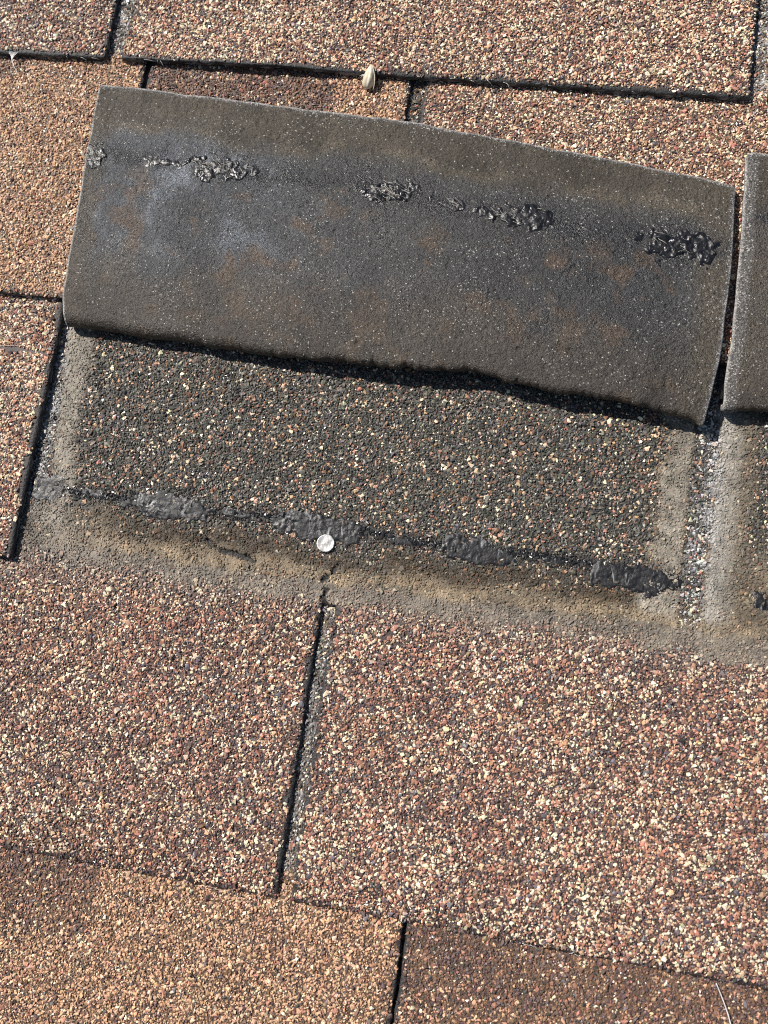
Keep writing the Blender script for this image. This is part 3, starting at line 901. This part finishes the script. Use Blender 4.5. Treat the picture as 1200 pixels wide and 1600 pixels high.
LIFT_A = lifted("lifted_shingle", "large folded-back shingle tab showing its charcoal underside with a row of tar patches", (155, 128, 0),
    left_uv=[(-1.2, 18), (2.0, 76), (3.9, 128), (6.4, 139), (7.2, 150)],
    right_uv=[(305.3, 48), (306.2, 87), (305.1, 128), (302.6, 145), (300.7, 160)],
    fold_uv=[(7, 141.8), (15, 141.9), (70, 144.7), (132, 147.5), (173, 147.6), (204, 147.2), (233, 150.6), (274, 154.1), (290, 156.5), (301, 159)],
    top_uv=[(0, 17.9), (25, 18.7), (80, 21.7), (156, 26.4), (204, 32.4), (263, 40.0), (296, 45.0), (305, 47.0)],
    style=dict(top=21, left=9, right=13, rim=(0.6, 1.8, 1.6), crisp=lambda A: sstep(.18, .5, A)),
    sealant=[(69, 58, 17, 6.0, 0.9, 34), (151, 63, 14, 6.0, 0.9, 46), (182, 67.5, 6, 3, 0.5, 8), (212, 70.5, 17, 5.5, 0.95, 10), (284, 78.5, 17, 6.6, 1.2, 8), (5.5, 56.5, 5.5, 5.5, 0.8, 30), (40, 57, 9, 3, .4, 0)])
LIFT_B = lifted("lifted_shingle", "folded back shingle tab with pale sandy rim, cut off by the right border", (455, 128, 0),
    left_uv=[(308.1, 30), (309.3, 60), (309.3, 116), (308.0, 139), (308.3, 150)],
    right_uv=[(607, 30), (607, 87), (606, 128), (604, 150), (603, 160)],
    fold_uv=[(308.3, 149.2), (326, 148.6), (450, 148), (604, 146)],
    top_uv=[(308, 30.2), (317, 30.7), (450, 33), (607, 36)],
    style=dict(top=24, left=24, right=10, rim=(5.0, 1.5, 1.6), crisp=lambda A: sstep(-.2, -.1, A)),
    sealant=[(360, 62, 15, 6, .9, 20), (440, 64, 15, 6, .9, 20), (520, 66, 15, 6, .9, 0), (585, 68, 12, 6, .9, 0)], du=1.2, arch=1.0)

# ------------------------------------------------------------------ sealant left on the course below, parts of that shingle
shingle4 = [o for o in roof.children if o.name.startswith("shingle") and len(o.data.vertices) > 60000][0]
def floor_patch(cu_, cv_, hu, hv, hh, seed, rot=0.03):
    st = 0.4
    us = np.arange(cu_ - hu * 1.5, cu_ + hu * 1.5, st); vs = np.arange(cv_ - hv * 1.9, cv_ + hv * 1.9, st)
    U, V = np.meshgrid(us, vs)
    x = (U - cu_) / hu; y = (V - cv_ - rot * (U - cu_)) / hv
    r = (np.abs(x) ** 2.6 + np.abs(y) ** 2.6) ** (1 / 2.6)
    h = (1.08 if hv > 3 else .80) - r + (1.0 if hv > 3 else 1.7) * (fbm(U, V, 7.0, 151 + seed, 3) - .5) + .30 * (noise(U, V, 1.6, 155) - .5)
    flat = sstep(-.5, .5, x + 1.2 * (noise(U, V, 12, 161 + seed) - .5))
    ridge = 1 - np.abs(2 * fbm(U * .9, V, 3.0, 171 + seed, 3) - 1)
    z = surf(4, U, V) + 0.36 + sstep(0, .3, h) * hh * .5 * (0.75 + (1 - flat) * 0.8 * (ridge - .6) + .30 * (noise(U, V, 1.3, 181 + seed) - .5) + .12 * (noise(U, V * .25, .9, 191) - .5) * flat) - 0.9 * sstep(.1, -.1, h)
    I = np.arange(U.size).reshape(U.shape)
    q = np.stack([I[:-1, :-1], I[1:, :-1], I[1:, 1:], I[:-1, 1:]], -1)[(h[:-1, :-1] > -.1) & (h[1:, 1:] > -.1)]
    used = np.unique(q); rm = -np.ones(U.size, int); rm[used] = np.arange(len(used))
    mesh_obj("sealant_patch", np.stack([U, V, z], -1).reshape(-1, 3)[used], rm[q], [TAR_FLAT], shingle4)
for k, a in enumerate([(69.5, 220.6, 18.5, 5.8, 1.1), (142, 221.6, 20.5, 5.6, 1.1), (211, 223.2, 15.5, 5.8, 1.1), (279, 226.2, 19, 6.0, 1.2), (12, 219.5, 8, 6.5, .9),
                       (33, 219.0, 8, 2.4, .35), (104, 220, 9, 2.2, .3), (180, 222.4, 8, 2.4, .3), (243, 224, 9, 2.4, .35), (348, 228, 20, 5, 1.1)]):
    floor_patch(*a, seed=k)

# ------------------------------------------------------------------ loose glass fibres along cut edges
def edge_fibres(parent, course, u0, u1, n, seed):
    rr = np.random.default_rng(seed); vs, fs = [], []
    for _ in range(n):
        u = rr.uniform(u0, u1); v = EDGE[course] + rr.uniform(-.6, .4); z = float(surf(course, u, v)) + rr.uniform(-.4, .3)
        ang = rr.normal(.35, .5); L = rr.uniform(1.5, 6); tt = np.linspace(0, 1, 5)
        path = np.stack([u + math.cos(ang) * L * tt, v + math.sin(ang) * L * .55 * tt, z + .4 * np.sin(tt * 3) - .5 * tt], 1)
        a, b = tube(path, np.linspace(.09, .035, 5), 4)
        k = len(vs); vs += a; fs += [tuple(x + k for x in f) for f in b]
    o = mesh_obj("loose_fibres", vs, fs, [FIBRE], parent); o["kind"] = "stuff"
kids = [o for o in roof.children if len(o.data.vertices) > 1500]
def find(course_v, u):
    for o in kids:
        bb = [Vector(c) for c in o.bound_box]
        xs = [c.x * 1000 for c in bb]; ys = [-c.y * 1000 for c in bb]
        if min(xs) - 1 <= u <= max(xs) + 1 and abs(max(ys) - course_v) < 6: return o
edge_fibres(find(3.2, 100), 1, 8, 300, 15, 401)
edge_fibres(find(3.2, -50), 1, -70, -4, 5, 402)
edge_fibres(shingle4, 4, 20, 340, 16, 403)
left3 = find(254, -20)
path = np.array([(u, 154.6 - 1.6 * math.sin((u + 28) / 22 * 2.2) , float(surf(3, u, 154.6)) + .35) for u in np.linspace(-28, -8, 14)])
v_, f_ = tube(path, np.linspace(.10, .05, 14), 5)
mesh_obj("loose_fibre", v_, f_, [FIBRE], left3)

# ------------------------------------------------------------------ roofing nail
ZN = float(surf(4, 147.1, 228.5))
nail = thing("roofing_nail", "round whitish flat nail head at the edge of a tar patch on the dusty shingle", "nail", 145.6, 228.3, ZN)
NAILM = mat_plain("galvanised_head", (0.27, 0.265, 0.26), (0.60, 0.59, 0.575), 0.5, 520, 0.3, 0.9)
SHANK = mat_plain("galvanised_shank", (0.35, 0.35, 0.36), (0.5, 0.5, 0.5), 0.5, 500, 0.6, 0.2)
def lathe(profile, seg, wob=0.0, seed=0):
    vs, fs = [], []
    rr = np.random.default_rng(seed); w = 1 + wob * rr.normal(0, 1, seg)
    for r, z in profile:
        for k in range(seg):
            th = 2 * math.pi * k / seg
            vs.append((r * w[k] * math.cos(th), r * w[k] * math.sin(th), z))
    n = len(profile)
    for i in range(n - 1):
        for k in range(seg):
            k2 = (k + 1) % seg
            fs.append((i * seg + k, i * seg + k2, (i + 1) * seg + k2, (i + 1) * seg + k))
    fs.append(tuple(range(seg))[::-1]); fs.append(tuple((n - 1) * seg + k for k in range(seg)))
    return vs, fs
v_, f_ = lathe([(0.9, .65), (3.6, .72), (3.95, .85), (4.05, 1.05), (3.98, 1.32), (3.75, 1.46), (3.5, 1.44), (3.2, 1.34), (1.4, 1.30), (1.0, 1.42), (.05, 1.45)], 48, .006, 5)
v_ = np.array(v_) * [1, -1, 1]
ob = mesh_obj("head", v_, [f[::-1] for f in f_], [NAILM], nail)
ob.rotation_euler = (math.radians(-3), math.radians(2), 0)
v_, f_ = lathe([(.2, -9), (1.5, -6.5), (1.5, .70)], 16)
mesh_obj("shank", np.array(v_) * [1, -1, 1], [f[::-1] for f in f_], [SHANK], nail)

# ------------------------------------------------------------------ seed husk caught on the shingle edge
SEEDM = mat_plain("dry_husk", (0.40, 0.34, 0.24), (0.62, 0.55, 0.42), 0.55, 260, 0, 0.35)
z0 = float(surf(2, 132.6, 5.5)) + .5
seed = thing("seed_husk", "pale beige pointed seed husk caught on a shingle edge near the top", "seed", 132.6, 5.2, z0)
vs, fs = [], []
NL, NS = 26, 40
for i in range(NL):
    t = i / (NL - 1)
    r = 3.25 * max(math.sin(math.pi * min(t * 1.0, 1) ** 0.8), 0.0) ** 0.62 * (1 - .28 * t) + 0.05
    y = -5.2 + 11.4 * t                                       # along the slope, tip up
    for k in range(NS):
        th = 2 * math.pi * k / NS
        rib = 1 + .05 * math.cos(6 * th) + (.10 if k in (8, 9) else 0)
        vs.append((r * rib * math.cos(th) + .35 * math.sin(t * 3), -y, r * .82 * rib * math.sin(th)))
for i in range(NL - 1):
    for k in range(NS):
        k2 = (k + 1) % NS
        fs.append((i * NS + k, i * NS + k2, (i + 1) * NS + k2, (i + 1) * NS + k))
fs.append(tuple(range(NS))[::-1]); fs.append(tuple((NL - 1) * NS + k for k in range(NS)))
ob = mesh_obj("husk", vs, [f[::-1] for f in fs], [SEEDM], seed)
ob.location = (0, 0, 2.9 * MM); ob.rotation_euler = (math.radians(16), 0, math.radians(-6))
tt = np.linspace(0, 1, 12)
path = np.stack([1.0 + 2.3 * np.sin(tt * 2.2) , -5.6 + 11.0 * tt, 4.7 + .9 * np.sin(tt * math.pi) - 2.6 * tt], 1)
v_, f_ = tube(path, np.linspace(.28, .16, 12), 6)
mesh_obj("husk_flap", v_, f_, [SEEDM], seed)
vs, fs = [], []
for a, L in ((2.7, 4.4), (3.3, 3.6), (3.0, 5.2)):
    path = np.stack([-2.0 + math.cos(a) * L * .55 * tt, -1.0 + math.sin(a) * L * tt * .6 - .6 * tt, 3.2 - 1.2 * tt * tt], 1)
    x, y = tube(path, np.linspace(.16, .05, 12), 5); k = len(vs); vs += x; fs += [tuple(q + k for q in f) for f in y]
ob = mesh_obj("bristles", vs, fs, [FIBRE], seed); ob["kind"] = "stuff"

# ------------------------------------------------------------------ silk on the upper left edge, and a hair at the bottom
zs = float(surf(1, -50, 3))
silk = thing("silk_strand", "small white funnel of spider silk hanging from the shingle edge, upper left corner", "silk", -50, 3.2, zs)
SILK = mat_plain("silk", (0.70, 0.69, 0.66), (0.85, 0.84, 0.82), 0.5, 900)
vs, fs = [], []
for a in (-2.4, -1.7, -1.1, -.4, .2, .8, 1.3, 2.2, 2.7):
    path = np.stack([a * (1 - tt) ** 1.6, -.4 + 4.8 * tt, .25 - .35 * tt + .3 * np.sin(3 * tt)], 1)
    x, y = tube(path, np.linspace(.10, .12, 12), 4); k = len(vs); vs += x; fs += [tuple(q + k for q in f) for f in y]
mesh_obj("funnel", vs, fs, [SILK], silk)
path = np.stack([.2 + 4.4 * tt ** 1.3, 4.2 + 7.2 * tt, -.1 - 1.4 * tt], 1)
v_, f_ = tube(path, np.linspace(.20, .07, 12), 5)
mesh_obj("thread", v_, f_, [SILK], silk)

zh = float(surf(5, 330, 388)) + 1.0
hair = thing("white_hair", "thin curved white hair lying on the brown shingle near the bottom right corner", "hair", 331, 388, zh)
path = np.stack([-3.4 + 7.6 * tt + .9 * np.sin(tt * 2.6), -7.0 + 18.0 * tt, .3 + .5 * np.sin(tt * 3.1)], 1)
v_, f_ = tube(path, np.linspace(.14, .26, 12), 5)
mesh_obj("strand", v_, f_, [SILK], hair)
